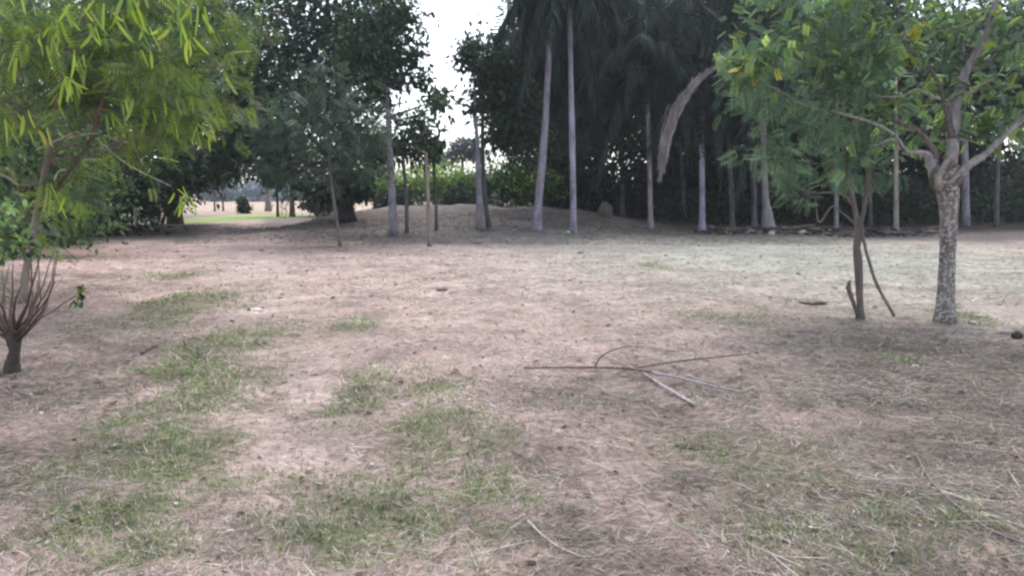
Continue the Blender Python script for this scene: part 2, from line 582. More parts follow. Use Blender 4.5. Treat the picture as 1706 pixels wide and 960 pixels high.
# fallen leaves and wood chips
chips = MB()
TL = np.array([(0, 0, 0), (.22, .3, .06), (.2, .7, .04), (0, 1, -.06), (-.2, .7, .04), (-.22, .3, .06)])
TQ = [(0, 1, 2, 3), (0, 3, 4, 5)]
n = 3600
y = 2.2 * (22 / 2.2) ** rng.random(n); x = (rng.random(n) * 2 - 1) * .8 * y
ax = np.stack([np.cos(t := rng.random(n) * 2 * PI), np.sin(t), rng.normal(0, .15, n)], 1)
chips.scatter(TL, TQ, np.stack([x, y, height(x, y) + .012], 1), ax, np.array([0, 0, 1.]) + rng.normal(0, .3, (n, 3)), .012 + .028 * rng.random(n) ** 2 * (1 + y / 5),
              pick([(.10, .07, .05), (.16, .11, .08), (.24, .17, .12), (.36, .32, .29), (.07, .06, .05), (.2, .13, .09), (.1, .08, .06), (.15, .1, .07)], n))
tag(chips.build('fallen_leaves', M_STRAW), 'small fallen leaves and chips scattered over the dry ground', 'leaves', kind='stuff')

# ------------------------------------------------------------------ foliage
LEAF4 = np.array([(0, 0, 0), (.22, .45, .07), (0, 1, -.08), (-.22, .45, .07)]); Q4 = [(0, 1, 2, 3)]
LEAF6, Q6 = TL, TQ


def feather(np_=7, width=.055, plen=.42):
    v = []; q = []
    for k in range(np_):
        t = .12 + .88 * k / (np_ - 1)
        y = t * .85; z = -.16 * t * t
        ln = plen * (1 - .45 * abs(t - .45))
        for s in (-1, 1):
            o = len(v)
            dx, dy = s * math.sin(1.0), math.cos(1.0)
            px_, py_ = -dy * s, dx * s
            droop = -.10 * ln
            v += [(0, y, z), (dx * ln * .45 + px_ * width * .5, y + dy * ln * .45 + py_ * width * .5, z + droop * .3),
                  (dx * ln, y + dy * ln, z + droop * 1.6), (dx * ln * .45 - px_ * width * .5, y + dy * ln * .45 - py_ * width * .5, z + droop * .3)]
            q.append((o, o + 1, o + 2, o + 3))
    return np.array(v), q


FEATHER, QF = feather()
FEATHER_L, QFL = feather(6, .085, .45)


def pinnate(pairs=5):
    v = []; q = []
    for k in range(pairs):
        t = (k + .8) / pairs
        for s in (-1, 1):
            o = len(v)
            for x, y, z in TL:
                a = s * 1.15
                X = x * .30 / .44 * 1.0; Yy = y * .34
                X = x * .42
                v.append((X * math.cos(a) + Yy * math.sin(a), t * .85 + Yy * math.cos(a) - X * math.sin(a), z * .4 - .12 * t * t - .06 * y))
            q += [(o, o + 1, o + 2, o + 3), (o, o + 3, o + 4, o + 5)]
    return np.array(v), q


PINN, QP = pinnate()


def blob_points(c, r, n, shell=.55):
    d = rng.normal(size=(n, 3)); d /= np.linalg.norm(d, axis=1)[:, None]
    rad = (shell + (1 - shell) * rng.random(n)) ** 1.0
    rad = np.where(rng.random(n) < .25, rad * rng.random(n), rad)
    return np.asarray(c) + d * rad[:, None] * np.asarray(r), d


def foliage(mb, blobs, style, pal, size, twigcol=(.12, .10, .09), per=None, spread=.22, droop=.5, twigs=True, jit=.3):
    """blobs: (centre, radii, clusters); leaves in clumps round twig ends"""
    tv, tq = {'broad': (LEAF6, Q6), 'broad4': (LEAF4, Q4), 'feather': (FEATHER, QF), 'featherl': (FEATHER_L, QFL), 'pinnate': (PINN, QP)}[style]
    per = per or {'broad': 26, 'broad4': 30, 'feather': 9, 'featherl': 9, 'pinnate': 6}[style]
    for c, r, n in blobs:
        c = np.asarray(c, float); r = np.broadcast_to(np.asarray(r, float), (3,))
        ctr, d = blob_points(c, r, n)
        if twigs:
            for k in range(0, n, 3):
                p1 = ctr[k]; p0 = c + (p1 - c) * .25 - np.array([0, 0, .1 * r[2]])
                mid = (p0 + p1) / 2 + rng.normal(0, .06, 3) * r
                mb.tube([p0, mid, p1], [.011 * max(1, r[0] * .6), .008 * max(1, r[0] * .5), .003], 3, twigcol)
        cs = spread * r.mean()
        k = rng.poisson(per, n)
        idx = np.repeat(np.arange(n), k)
        m = len(idx)
        pos = ctr[idx] + rng.normal(0, 1, (m, 3)) * cs * np.array([1, 1, .75])
        ax = d[idx] * .8 + rng.normal(0, .75, (m, 3)) + np.array([0, 0, -droop])
        up = np.array([0, 0, 1.]) + rng.normal(0, .45, (m, 3))
        cshade = (1 + rng.normal(0, .16, n))[idx][:, None]
        col = np.clip(pick(pal, m, jit) * cshade, .004, .9)
        mb.scatter(tv, tq, pos, ax, up, size * (.65 + .6 * rng.random(m)), col)


def limb(mb, p0, p1, r0, r1, col, sag=.12, n=7, sides=6, bend=None):
    p0 = np.asarray(p0, float); p1 = np.asarray(p1, float)
    L = np.linalg.norm(p1 - p0)
    t = np.linspace(0, 1, n)[:, None]
    pts = p0 + (p1 - p0) * t
    amp = np.sin(t * PI) * L * sag
    off = np.asarray(bend if bend is not None else rng.normal(0, 1, 3))
    pts = pts + amp * off / (np.linalg.norm(off) + 1e-9)
    pts[1:-1] += rng.normal(0, .02, (n - 2, 3)) * L * .5
    mb.tube(pts, r0 + (r1 - r0) * t[:, 0], sides, col, .06)
    return pts


def trunk_mesh(pts, sides=10, col=(.2, .18, .17), flare=.35, n=18, wob=.05, root=True):
    """pts rows: x, y, z, radius"""
    p = spline(pts, n)
    rad = p[:, 3].copy()
    h = p[:, 2] - p[0, 2]
    rad *= 1 + flare * np.exp(-h / (rad[0] * 1.6 + .02))
    mb = MB()
    q = p[:, :3].copy()
    q[0, 2] -= .06
    mb.tube(q, rad, sides, col, wob)
    return mb, p


def tree(name, label, trunk, blobs, style, pal, size, bark=M_BARK, bcol=(.2, .18, .17), limbs=None, group=None, flare=.35,
         cat='tree', wob=.05, sides=10, leafmat=None, **kw):
    base = trunk[0][:3]
    t = empty(name, base, label, cat, group)
    mb, p = trunk_mesh(trunk, sides, bcol, flare, wob=wob)
    mb.build('trunk', bark, t)
    n_l = limbs if limbs is not None else len(blobs)
    top = p[len(p) // 2:]
    for c, r, n in blobs[:n_l]:
        c = np.asarray(c, float)
        d = np.linalg.norm(top[:, :3] - c, axis=1) + np.maximum(0, top[:, 2] - c[2] + .2) * 1.5
        s = top[np.argmin(d)]
        if np.linalg.norm(s[:3] - c) < .15:
            continue
        bm_ = MB()
        limb(bm_, s[:3], c, s[3] * .62, max(.008, s[3] * .16), np.asarray(bcol) * .9, .1, bend=(rng.normal(), rng.normal(), -.6))
        bm_.build('branch', bark, t)
    cm = MB()
    foliage(cm, blobs, style, pal, size, np.asarray(bcol) * .6, **kw)
    cr = cm.build('crown', leafmat or M_LEAF, t)
    cr['kind'] = 'stuff'
    return t


def B(px, py, Y, rpx, n, squash=.8, deep=1.0):
    """a leaf clump seen at a picture position, rpx pixels in radius, Y metres off"""
    r = rpx * Y / FPX
    return (at(px, py, Y), (r, r * deep, r * squash), n)


def T(px, py, Y, wpx):
    """a point of a trunk, wpx pixels wide"""
    return (*at(px, py, Y), wpx * .82 * Y / FPX / 2)


def TB(px, py, wpx):
    g = ground(px, py)
    return (*g, wpx * .82 * g[1] / FPX / 2)


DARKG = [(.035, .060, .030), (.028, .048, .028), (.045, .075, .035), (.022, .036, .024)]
MIDG = [(.055, .095, .035), (.045, .080, .035), (.070, .115, .040), (.038, .065, .032)]
BRIGHT = [(.24, .38, .07), (.18, .31, .06), (.32, .43, .09), (.11, .20, .05)]  # greens lightened to paint in backlight from the open sky
PODG = [(.135, .215, .06), (.19, .28, .06), (.10, .165, .075), (.075, .12, .07), (.26, .33, .065), (.15, .16, .095)]
GREYG = [(.07, .105, .07), (.055, .085, .06), (.09, .125, .08), (.05, .07, .055)]
BLUEG = [(.13, .20, .12), (.10, .165, .105), (.17, .25, .13), (.085, .135, .095)]
YELG = [(.19, .29, .10), (.14, .235, .09), (.26, .34, .10), (.115, .19, .09), (.165, .26, .115)]

# ------------------------------------------------------------------ deep woodland behind the palms
wood = MB()
wood_blobs = []
r_ = np.random.default_rng(11)
# canopy roof
for k in range(80):
    y = 34 + 12 * r_.random(); x = y * (.015 + .8 * r_.random()); z = 5.2 + 6.5 * r_.random()
    wood_blobs.append(((x, y, z), (2.2, 2.2, 1.6), 40))
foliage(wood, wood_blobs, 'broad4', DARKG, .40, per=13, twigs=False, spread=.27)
wood_blobs = []
# back wall down to the ground
for k in range(150):
    y = 47 + 12 * r_.random(); x = (-.01 + .9 * r_.random()) * y; z = .3 + 11 * r_.random()
    wood_blobs.append(((x, y, z), (2.6, 2.0, 2.1), 34))
for k in range(70):
    y = 50 + 12 * r_.random(); x = (.02 + .9 * r_.random()) * y; z = .2 + 3.2 * r_.random()
    wood_blobs.append(((x, y, z), (2.4, 1.6, 1.4), 30))
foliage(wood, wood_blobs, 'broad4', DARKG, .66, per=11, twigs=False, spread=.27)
wood_blobs = []
for px, py, Y, rp_ in [(880, 60, 33, 60), (850, 130, 34, 45), (1000, 40, 33, 60), (1010, 120, 35, 55), (930, 120, 35, 60), (1060, 70, 33, 55), (1120, 40, 32, 60), (1130, 120, 35, 55), (1200, 60, 34, 45), (1250, 130, 33, 55), (1290, 60, 33, 60),
                       (880, 220, 37, 55), (930, 250, 38, 50), (1000, 190, 37, 55), (1060, 200, 38, 55), (1200, 190, 35, 60), (1330, 160, 34, 60), (1400, 100, 34, 70), (1500, 130, 34, 70), (1600, 100, 34, 80), (1690, 150, 34, 70), (960, -20, 33, 80)]:
    c_ = at(px, py, Y); q_ = rp_ * Y / FPX
    wood_blobs.append((c_, (q_, q_, q_), 34))
# undergrowth along the wood's edge
for k in range(44):
    x = 7.5 + 28 * r_.random(); y = 35 + 9 * r_.random()
    wood_blobs.append(((x, y, .4 + 1.2 * r_.random() ** 2), (1.6, 1.4, .9), 22))
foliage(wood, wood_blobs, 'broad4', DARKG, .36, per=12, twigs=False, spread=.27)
hang = []
for k in range(95):
    px = 840 + 470 * r_.random(); py = -30 + 230 * r_.random() ** 1.1; Y = 28.5 + 4 * r_.random()
    if (px < 900 and py > 150) or (px < 875 and py < 60): continue
    c_ = at(px, py, Y); hang.append((c_, (.8, .7, 1.0), 10))
foliage(wood, hang, 'featherl', [(.032, .048, .044), (.025, .038, .036), (.042, .06, .05), (.05, .062, .045)], .8, per=6, twigs=False, spread=.5, droop=2.4)
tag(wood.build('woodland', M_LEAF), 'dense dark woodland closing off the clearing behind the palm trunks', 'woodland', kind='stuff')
wood2 = MB()
wb2 = []
for k in range(80):
    y = 26 + 20 * r_.random(); x = -y * (.445 + .42 * r_.random()); z = .4 + 9.5 * r_.random()
    wb2.append(((x, y, z), (2.2, 2.0, 1.7), 40))
for k in range(34):
    y = 16 + 12 * r_.random(); x = -y * (.56 + .25 * r_.random()); z = .3 + 2.6 * r_.random()
    wb2.append(((x, y, z), (1.2, 1.2, .9), 30))
foliage(wood2, wb2[:80], 'broad4', DARKG, .36, per=14, twigs=False, spread=.27)
foliage(wood2, wb2[80:], 'broad', MIDG + DARKG + YELG[3:4], .16, per=24, twigs=False, spread=.3)
tag(wood2.build('thicket', M_LEAF), 'dark leafy thicket along the left side of the track', 'thicket', kind='stuff')

# far tree line beyond the field, distance haze painted into its leaf colours
far = MB()
fb = []
for k in range(80):
    x = -130 + 150 * r_.random(); y = 128 + 30 * r_.random()
    fb.append(((x, y, .8 + 2.2 * r_.random()), (4.5, 3.5, 2.0), 22))
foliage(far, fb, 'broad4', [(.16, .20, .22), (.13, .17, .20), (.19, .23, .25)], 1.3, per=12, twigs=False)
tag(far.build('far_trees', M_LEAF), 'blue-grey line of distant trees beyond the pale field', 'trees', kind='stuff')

# ------------------------------------------------------------------ big trees on the left
g = TB(292, 373, 26)
tree('shade_tree', 'large dark broadleaf tree with a reddish trunk base left of the track', [g, T(291, 300, g[1], 24), T(297, 180, g[1], 22), T(310, 40, g[1], 18)],
     [B(330, 60, 33, 105, 90), B(300, 175, 32, 75, 70), B(415, 60, 34, 100, 90), B(345, 270, 33, 55, 45), B(250, 150, 33, 80, 50), B(310, -60, 35, 130, 70), B(430, -70, 35, 120, 60),
      B(250, 320, 33, 50, 35), B(385, 150, 33, 60, 50), B(400, 215, 36, 50, 46), B(380, 265, 37, 36, 30), B(430, 180, 36, 60, 50), B(300, 290, 36, 40, 30)],
     'broad', MIDG + MIDG + BRIGHT[1:2] + DARKG[:2], .27, bcol=(.13, .09, .075), per=32, spread=.3)
g = TB(578, 370, 30)
tree('mango_tree', 'black thick-trunked tree with a broad dark crown on the mound', [g, T(577, 340, g[1], 24), T(574, 290, g[1], 20), T(570, 200, g[1], 18), T(560, 60, g[1], 20)],
     [B(500, 50, g[1] + 2, 110, 95), B(590, 60, g[1] + 2, 85, 80), B(470, 160, g[1] + 2, 90, 80), B(560, 180, g[1] + 3, 70, 60), B(590, 250, g[1] + 1, 50, 40), B(440, 250, g[1] + 2, 60, 48),
      B(560, -60, g[1] + 2, 120, 70), B(520, 290, g[1] + 4, 55, 36), B(630, 120, g[1] + 2, 45, 30), B(600, 305, g[1] - 1, 30, 20), B(555, 310, g[1] + 1, 34, 20)],
     'broad', DARKG + MIDG[:1], .27, bcol=(.03, .028, .03), per=30, flare=.6, spread=.3)

# trees by the lane
for px, py, wpx, top, lab, colr, cr in [
        (447, 352, 12, 250, 'pale-trunked tree standing at the edge of the pale field', (.26, .22, .21), [(450, 215, 50)]),
        (463, 361, 6, 300, 'thin dark bare-stemmed sapling between two thicker trunks by the field', (.06, .05, .05), [(455, 290, 22)]),
        (487, 361, 11, 260, 'brown-trunked tree at the left foot of the mound', (.16, .13, .125), [(480, 230, 50)])]:
    g = TB(px, py, wpx)
    tree('lane_tree', lab, [g, T(px - 1, (py + top) / 2, g[1], wpx * .85), T(px - 2, top, g[1], wpx * .7)],
         [B(a, c, g[1], r, 40) for a, c, r in cr], 'broad', DARKG, .3, bcol=colr, group='trees between the track and the mound')
g = TB(172, 386, 7)
tree('pale_sapling', 'slim whitish trunk standing in front of the left thicket', [g, T(172, 340, g[1], 6.5), T(170, 290, g[1], 5.5)], [B(165, 265, g[1], 40, 34)], 'broad', DARKG, .22, bcol=(.36, .36, .38))

# ------------------------------------------------------------------ slender trees on the mound
g = TB(567, 411, 7)
tree('feathery_sapling', 'feathery grey-green sapling with a thin leaning stem before the black trunk',
     [g, T(560, 360, g[1], 6.5), T(552, 300, g[1], 6), T(545, 230, g[1], 5), T(540, 160, g[1], 3)],
     [B(520, 180, g[1], 50, 34), B(575, 215, g[1], 50, 32), B(490, 240, g[1], 42, 26), B(545, 275, g[1], 48, 26), B(605, 265, g[1], 38, 20), B(458, 200, g[1], 36, 18), B(540, 140, g[1], 40, 20), B(480, 295, g[1], 36, 16), B(620, 215, g[1], 28, 10), B(440, 260, g[1], 28, 10)],
     'featherl', GREYG, .33, bcol=(.17, .16, .15), per=6, spread=.55)
g = TB(656, 392, 17)
tree('grey_tree', 'tall violet-grey straight trunk with ragged open crown against the sky',
     [g, T(653, 330, g[1], 15), T(649, 240, g[1], 13), T(645, 170, g[1], 10), T(632, 80, g[1], 7), T(615, -10, g[1], 5)],
     [B(640, 55, g[1], 45, 42), B(660, 25, g[1], 28, 20), B(600, 90, g[1], 40, 34), B(655, 115, g[1], 38, 34), B(690, 85, g[1], 18, 8), B(708, 130, g[1], 20, 8), B(730, 165, g[1], 20, 9), B(625, 160, g[1], 30, 20), B(690, 205, g[1], 22, 10), B(610, -40, g[1], 70, 36)],
     'broad', DARKG + MIDG[:1], .24, bcol=(.27, .25, .29), per=15, spread=.5)
g = TB(678, 388, 8)
tree('crooked_tree', 'dark narrow trunk with a crooked side limb right of the violet-grey trunk', [g, T(677, 330, g[1], 8), T(673, 280, g[1], 7), T(668, 215, g[1], 5)],
     [B(665, 235, g[1], 32, 18), B(700, 250, g[1], 24, 13), B(640, 250, g[1], 28, 16)], 'broad', DARKG + MIDG[:1], .24, bcol=(.12, .11, .11), spread=.45, per=18)
g = TB(716, 411, 8)
tree('tan_sapling', 'slim tan stem standing on the near foot of the mound', [g, T(714, 350, g[1], 8), T(711, 280, g[1], 7), T(708, 215, g[1], 5), T(707, 190, g[1], 3)],
     [B(712, 205, g[1], 26, 12), B(700, 240, g[1], 18, 6), B(738, 172, g[1], 16, 5)], 'broad', DARKG + MIDG[:1], .2, bcol=(.22, .19, .17), spread=.55, per=14)
g = TB(727, 384, 7)
tree('brown_sapling', 'dark brown stem just behind the slim tan one', [g, T(726, 330, g[1], 6), T(722, 270, g[1], 5)], [B(722, 250, g[1], 20, 14)], 'broad', DARKG, .22, bcol=(.10, .08, .075))
g = TB(800, 383, 14)
tree('forked_tree', 'violet-grey trunk of a narrow ragged tree standing in the sky gap', [g, T(798, 320, g[1], 13), T(795, 240, g[1], 9), T(791, 165, g[1], 5), T(788, 60, g[1], 3)],
     [B(790, 75, g[1], 24, 18), B(775, 95, g[1], 18, 12), B(812, 95, g[1], 28, 22), B(800, 135, g[1], 22, 16), B(790, 180, g[1], 13, 8)], 'broad', DARKG, .22, bcol=(.25, .23, .26), spread=.5, per=15)
g = TB(815, 379, 10)
tree('twin_tree', 'dark trunk leaning close beside the violet-grey one in the sky gap', [g, T(808, 330, g[1], 9), T(804, 240, g[1], 8), T(806, 150, g[1], 6), T(815, 60, g[1], 5)],
     [B(846, 115, g[1], 34, 26), B(856, 165, g[1], 38, 36), B(862, 215, g[1], 44, 46)], 'broad', DARKG, .25, bcol=(.09, .085, .085), spread=.3)

# bright bushes beyond the mound, sky backlight painted into their leaf colours
for k, (px, py, Y, r, lab, pal) in enumerate([
        (622, 300, 46, 42, 'bright green bush left of the violet-grey trunk beyond the mound', BRIGHT),
        (700, 305, 48, 40, 'rounded light green bush seen between the slim stems beyond the mound', BRIGHT),
        (755, 298, 50, 40, 'yellow-green bush below the open sky gap', BRIGHT),
        (835, 300, 46, 38, 'mid green bush right of the forked trunks beyond the mound', MIDG + BRIGHT[:2]),
        (660, 335, 44, 30, 'low dark bush at the foot of the bright ones behind the violet-grey trunk', DARKG),
        (765, 335, 45, 30, 'low dark bush at the back edge of the mound under the sky gap', DARKG),
        (545, 330, 48, 36, 'dark bush closing the right side of the view to the pale field', DARKG),
        (905, 305, 45, 28, 'yellow-tinged bush peeping out behind the leaning palm trunk', BRIGHT + MIDG)]):
    gx_ = at(px, py, Y)
    gp = on_ground(gx_[0], Y)
    tree('bush', lab, [(*gp, .08), (gp[0] + .05, gp[1], gp[2] + .5, .06), (gx_[0], Y, gx_[2], .03)],
         [B(px, py, Y, r, 60, .85), B(px - r * .7, py + 14, Y, r * .6, 24), B(px + r * .7, py + 10, Y, r * .6, 24)], 'broad', pal, .24, bcol=(.1, .08, .07),
         group='bushes beyond the mound', cat='bush', per=26)
g = at(770, 245, 75)
tree('distant_tree', 'hazy round-topped tree low in the sky gap', [(*on_ground(g[0], 75), .2), (g[0], 75, g[2] - 1, .15), (*g, .1)],
     [B(772, 250, 75, 26, 40), B(745, 262, 75, 18, 20), B(795, 255, 75, 18, 20)], 'broad', [(.07, .09, .085), (.055, .075, .07)], .4, bcol=(.1, .09, .09))
g = TB(405, 356, 5)
tree('field_shrub', 'small round dark shrub standing alone before the pale field', [g, T(405, 350, g[1], 4), T(405, 346, g[1], 3)],
     [B(405, 349, g[1], 9, 14), B(404, 337, g[1], 8, 12)], 'broad', DARKG, .3, bcol=(.06, .05, .05), cat='shrub')
for px, lab in [(358, 'faint slim tree at the far field edge left of the round shrub'), (372, 'faint pale tree at the far field edge nearest the round shrub')]:
    g = TB(px, 352, 4)
    tree('field_tree', lab, [g, T(px - 1, 330, g[1], 4), T(px - 3, 300, g[1], 3)], [B(px - 4, 285, g[1], 24, 20)], 'broad', DARKG, .35, bcol=(.14, .14, .16))

# ------------------------------------------------------------------ palms
def frond_mesh(name, L, rise, droop, pal, pairs=38, hang=.9, llen=.62):
    """arching feather frond: stalk and hanging leaflets, growing along +Y"""
    mb = MB()
    t = np.linspace(0, 1, 14)
    py_ = L * (t - .18 * t ** 2 * droop); pz_ = L * (rise * t - droop * .62 * t ** 2.1)
    P = np.stack([np.zeros(14), py_, pz_], 1)
    mb.tube(P, .03 * (1 - t * .85), 4, np.array(pal[0]) * 1.3)
    pos = []; ax = []; sc = []
    for k in range(pairs):
        u = .12 + .87 * k / (pairs - 1)
        p = np.array([0, np.interp(u, t, py_), np.interp(u, t, pz_)])
        for s in (-1, 1):
            a = np.array([s * (.75 + .3 * rng.random()), .5 + .3 * rng.random(), -hang * (.6 + .8 * rng.random())])
            pos.append(p); ax.append(a); sc.append(llen * (.55 + .9 * math.sin(PI * min(1, u * .85 + .12))) * (.8 + .4 * rng.random()))
    pos = np.array(pos); ax = np.array(ax)
    tv = np.array([(-.035, 0, 0), (.035, 0, 0), (.042, .5, -.03), (-.042, .5, -.03), (.006, 1, -.22), (-.006, 1, -.22)])
    tq = [(0, 1, 2, 3), (3, 2, 4, 5)]
    mb.scatter(tv, tq, pos, ax, np.tile((0, 0, 1.), (len(pos), 1)) + rng.normal(0, .2, (len(pos), 3)), np.array(sc), pick(pal, len(pos), .3))
    return mb.mesh(name, M_FROND, False)


PALMG = [(.030, .044, .040), (.024, .036, .033), (.038, .054, .044), (.020, .029, .029)]
FR = [frond_mesh('frond', 2.9, .8, 1.2, PALMG, llen=.7), frond_mesh('frond', 3.2, .5, 1.6, PALMG, hang=1.7, llen=.8), frond_mesh('frond', 3.0, .1, 1.6, PALMG, hang=2.0, llen=.8),
      frond_mesh('frond', 3.0, -.7, 1.2, PALMG, hang=2.2, llen=.7)]


def palm(label, px, py, wpx, pts, nf=15, fs=1.0, bcol=(.26, .24, .28), seed=0, flare=.55, low=.5):
    g = TB(px, py, wpx)
    t = empty('palm_tree', g[:3], label, 'palm tree', 'slim palms along the wood edge')
    tr = [g] + [T(a, c, g[1], w_) for a, c, w_ in pts]
    mb, p = trunk_mesh(tr, 12, bcol, flare, n=28, wob=.03)
    mb.build('trunk', M_PALM, t)
    r = np.random.default_rng(seed + 100)
    top = p[-1, :3]
    for k in range(nf):
        lvl = k / nf
        me = FR[0] if lvl < .25 else FR[1] if lvl < .25 + .3 else FR[2] if lvl < 1 - low * .35 else FR[3]
        o = bpy.data.objects.new('frond', me)
        COL.objects.link(o); o.parent = t
        o.location = Vector(top - g[:3])
        o.rotation_euler = (r.normal(0, .12), r.normal(0, .12), k * 2.4 + r.normal(0, .2))
        o.scale = [fs * (.85 + .3 * r.random())] * 3
    return t, p


palm('leaning violet-grey palm trunk bending right, left of a straight palm', 895, 387, 17, [(897, 340, 16), (905, 250, 15), (911, 160, 12), (919, -30, 10)], seed=1, fs=.75)
palm('straight pale palm with thin ringed trunk right of the leaning palm', 955, 389, 13, [(955, 330, 12), (953, 220, 12), (951, 130, 10), (948, -45, 9)], seed=2, bcol=(.29, .27, .33))
palm('thin grey palm standing deeper in the shade, right of the tan earth mound', 1037, 362, 10, [(1037, 300, 9), (1037, 240, 9), (1035, 110, 8)], seed=3, fs=.9, bcol=(.2, .18, .2))
palm('slim pinkish-grey palm left of the hanging dead frond', 1084, 381, 11, [(1083, 320, 10), (1081, 240, 9), (1077, 95, 8)], seed=4, fs=.95, bcol=(.27, .23, .24))
palm('faint thin palm deep behind the hanging dead frond', 1141, 368, 8, [(1139, 320, 8), (1135, 260, 7), (1133, 190, 6)], seed=5, fs=.8, bcol=(.22, .21, .26))
palm('whitish palm trunk, brightest of the trunks along the dark wood edge', 1170, 384, 12, [(1170, 320, 11), (1169, 240, 11), (1168, 85, 9)], seed=6, fs=1.05, bcol=(.40, .38, .48), low=.9)
palm('stout palm with swollen bottle-shaped base in the debris line', 1281, 385, 27, [(1278, 355, 20), (1275, 325, 14), (1272, 240, 12), (1270, 120, 10)], seed=7, bcol=(.29, .26, .28), flare=.2)
palm('grey palm trunk just left of the swollen one, cut by foliage above', 1257, 377, 11, [(1256, 320, 11), (1252, 220, 11), (1250, 90, 9)], seed=8, bcol=(.2, .18, .2))
DEAD_PALM = palm('brown-grey palm trunk with a long dried frond hanging left before the dark wood', 1220, 380, 10, [(1219, 320, 10), (1214, 250, 9), (1208, 110, 8)], seed=9, bcol=(.2, .17, .15))

# the long dry frond hanging from that palm before the dark wood
dp = DEAD_PALM[0]
Yd = float(dp.location.y) - .1
pd = spline([at(1209, 84, Yd), at(1212, 96, 29), at(1204, 106, 27.8), at(1165, 132, 27.6), at(1130, 178, 27.2), at(1109, 235, 27.0), at(1100, 292, 27.0)], 25)
mb = MB()
k = 1500
u = .40 + .60 * rng.random(k) ** .9
ii = u * (len(pd) - 1); lo = np.minimum(ii.astype(int), len(pd) - 2); fr = (ii - lo)[:, None]
tn = pd[lo + 1] - pd[lo]; tn /= np.linalg.norm(tn, axis=1)[:, None]
wid = np.interp(u, [.4, .55, .72, .88, 1], [.03, .10, .17, .14, .03])
pp = pd[lo] * (1 - fr) + pd[lo + 1] * fr + rng.normal(0, .5, (k, 3)) * wid[:, None]
axd = tn + rng.normal(0, .15, (k, 3)) + np.array([0, 0, -.12])
tvd = np.array([(-.02, -.5, 0), (.02, -.5, 0), (.028, .1, .02), (-.028, .1, .02), (.008, .5, -.03), (-.008, .5, -.03)])
mb.scatter(tvd, [(0, 1, 2, 3), (3, 2, 4, 5)], pp, axd, rng.normal(0, 1, (k, 3)), 0.45 + .25 * rng.random(k), pick([(.33, .285, .29), (.28, .245, .25), (.38, .335, .34)], k, .15))
o = mb.build('dead_frond', M_FROND, dp, False); o['kind'] = 'stuff'
o['label'] = 'long dried grey-pink frond hanging down in an arc'
mb = MB(); mb.tube(pd, np.interp(np.linspace(0, 1, len(pd)), [0, .4, 1], [.05, .06, .02]), 6, (.27, .23, .23)); sk = mb.build('stalk', M_STICK)
sk.parent = o; sk.matrix_parent_inverse = o.matrix_parent_inverse

# slim broadleaf trunks at the right wood edge
for px, py, wpx, top, lean, lab, colr in [
        (1393, 388, 9, 250, 2, 'thin grey trunk at the wood edge left of the two-stemmed small tree', (.22, .2, .2)),
        (1493, 391, 10, 240, 0, 'slim tan-grey trunk between the two near trees on the right', (.27, .24, .2)),
        (1609, 377, 15, 150, -6, 'violet-grey trunk in the wood just right of the near lichened trunk', (.25, .23, .27)),
        (1000, 352, 16, 200, 4, 'black trunk in deep shade behind the tan earth mound', (.03, .028, .03)),
        (1240, 372, 7, 230, 2, 'dim slim trunk deep in the shade right of the brown-grey palm', (.10, .09, .095)),
        (1450, 379, 8, 230, -4, 'dim brown trunk in the shade right of the small two-stemmed tree', (.12, .10, .09)),
        (1660, 378, 9, 220, 5, 'dim trunk at the wood edge nearest the right picture border', (.12, .11, .11)),
        (1345, 372, 8, 240, 4, 'dim thin trunk in the shade left of the thin grey one', (.13, .12, .12))]:
    g = TB(px, py, wpx)
    tree('edge_tree', lab, [g, T(px + lean * .3, (py + top) / 2, g[1], wpx * .9), T(px + lean, top, g[1], wpx * .75), T(px + lean, top - 120, g[1], wpx * .5)],
         [B(px, top - 90, g[1] + 1, 75, 50), B(px + 50, top - 130, g[1] + 1.5, 70, 40), B(px - 50, top - 60, g[1] + 2, 60, 40)], 'broad', DARKG + MIDG[:1], .28, bcol=colr,
         group='slim trunks along the wood edge')

# ------------------------------------------------------------------ pod tree at the left
g = TB(38, 506, 15)
Yp = g[1]
pod_blobs = []
rp = np.random.default_rng(21)
for k in range(74):
    a = -130 + 500 * rp.random(); c = -70 + 500 * rp.random()
    if c > 130 + .75 * (430 - a) or (c > 330 and a > 190) or (a > 300 and c > 260):
        continue
    if 60 < a < 110 and 150 < c < 190:
        continue
    pod_blobs.append(B(a, c, Yp - 1.4 + 2.6 * rp.random() + (.6 if c > 250 else 0), 34 + 26 * rp.random(), 13 if c < 210 else 7))
pod_tree = tree('pod_tree', 'near feathery tree hung with yellow-green seed pods at the left edge',
                [g, T(45, 440, Yp, 14), T(60, 360, Yp, 13), T(78, 270, Yp, 12), T(96, 170, Yp - .3, 10), T(112, 50, Yp - .6, 7)],
                pod_blobs, 'feather', PODG, .27, bcol=(.22, .18, .15), per=7, spread=.5, limbs=18)
mb = MB()
mb.tube(spline([T(66, 350, Yp, 9), T(110, 290, Yp, 9), T(150, 235, Yp - .1, 9), T(175, 160, Yp - .3, 7), T(210, 80, Yp - .4, 5)], 14)[:, :3],
        spline([T(66, 350, Yp, 9), T(110, 290, Yp, 9), T(150, 235, Yp - .1, 9), T(175, 160, Yp - .3, 7), T(210, 80, Yp - .4, 5)], 14)[:, 3], 8, (.14, .09, .075), .06)
mb.build('branch', M_BARK, pod_tree)
for q in ([(110, 230), (160, 222), (200, 235)], [(165, 235), (215, 275), (285, 310)], [(140, 266), (170, 264)], [(90, 300), (98, 285), (110, 282)], [(60, 250), (120, 222), (140, 223)]):
    mb = MB(); pt = np.array([at(a, c, Yp - .6) for a, c in q]); sp = spline(pt, 9)
    mb.tube(sp, np.linspace(.012, .005, len(sp)), 5, (.42, .38, .32)); mb.build('twig', M_STICK, pod_tree)


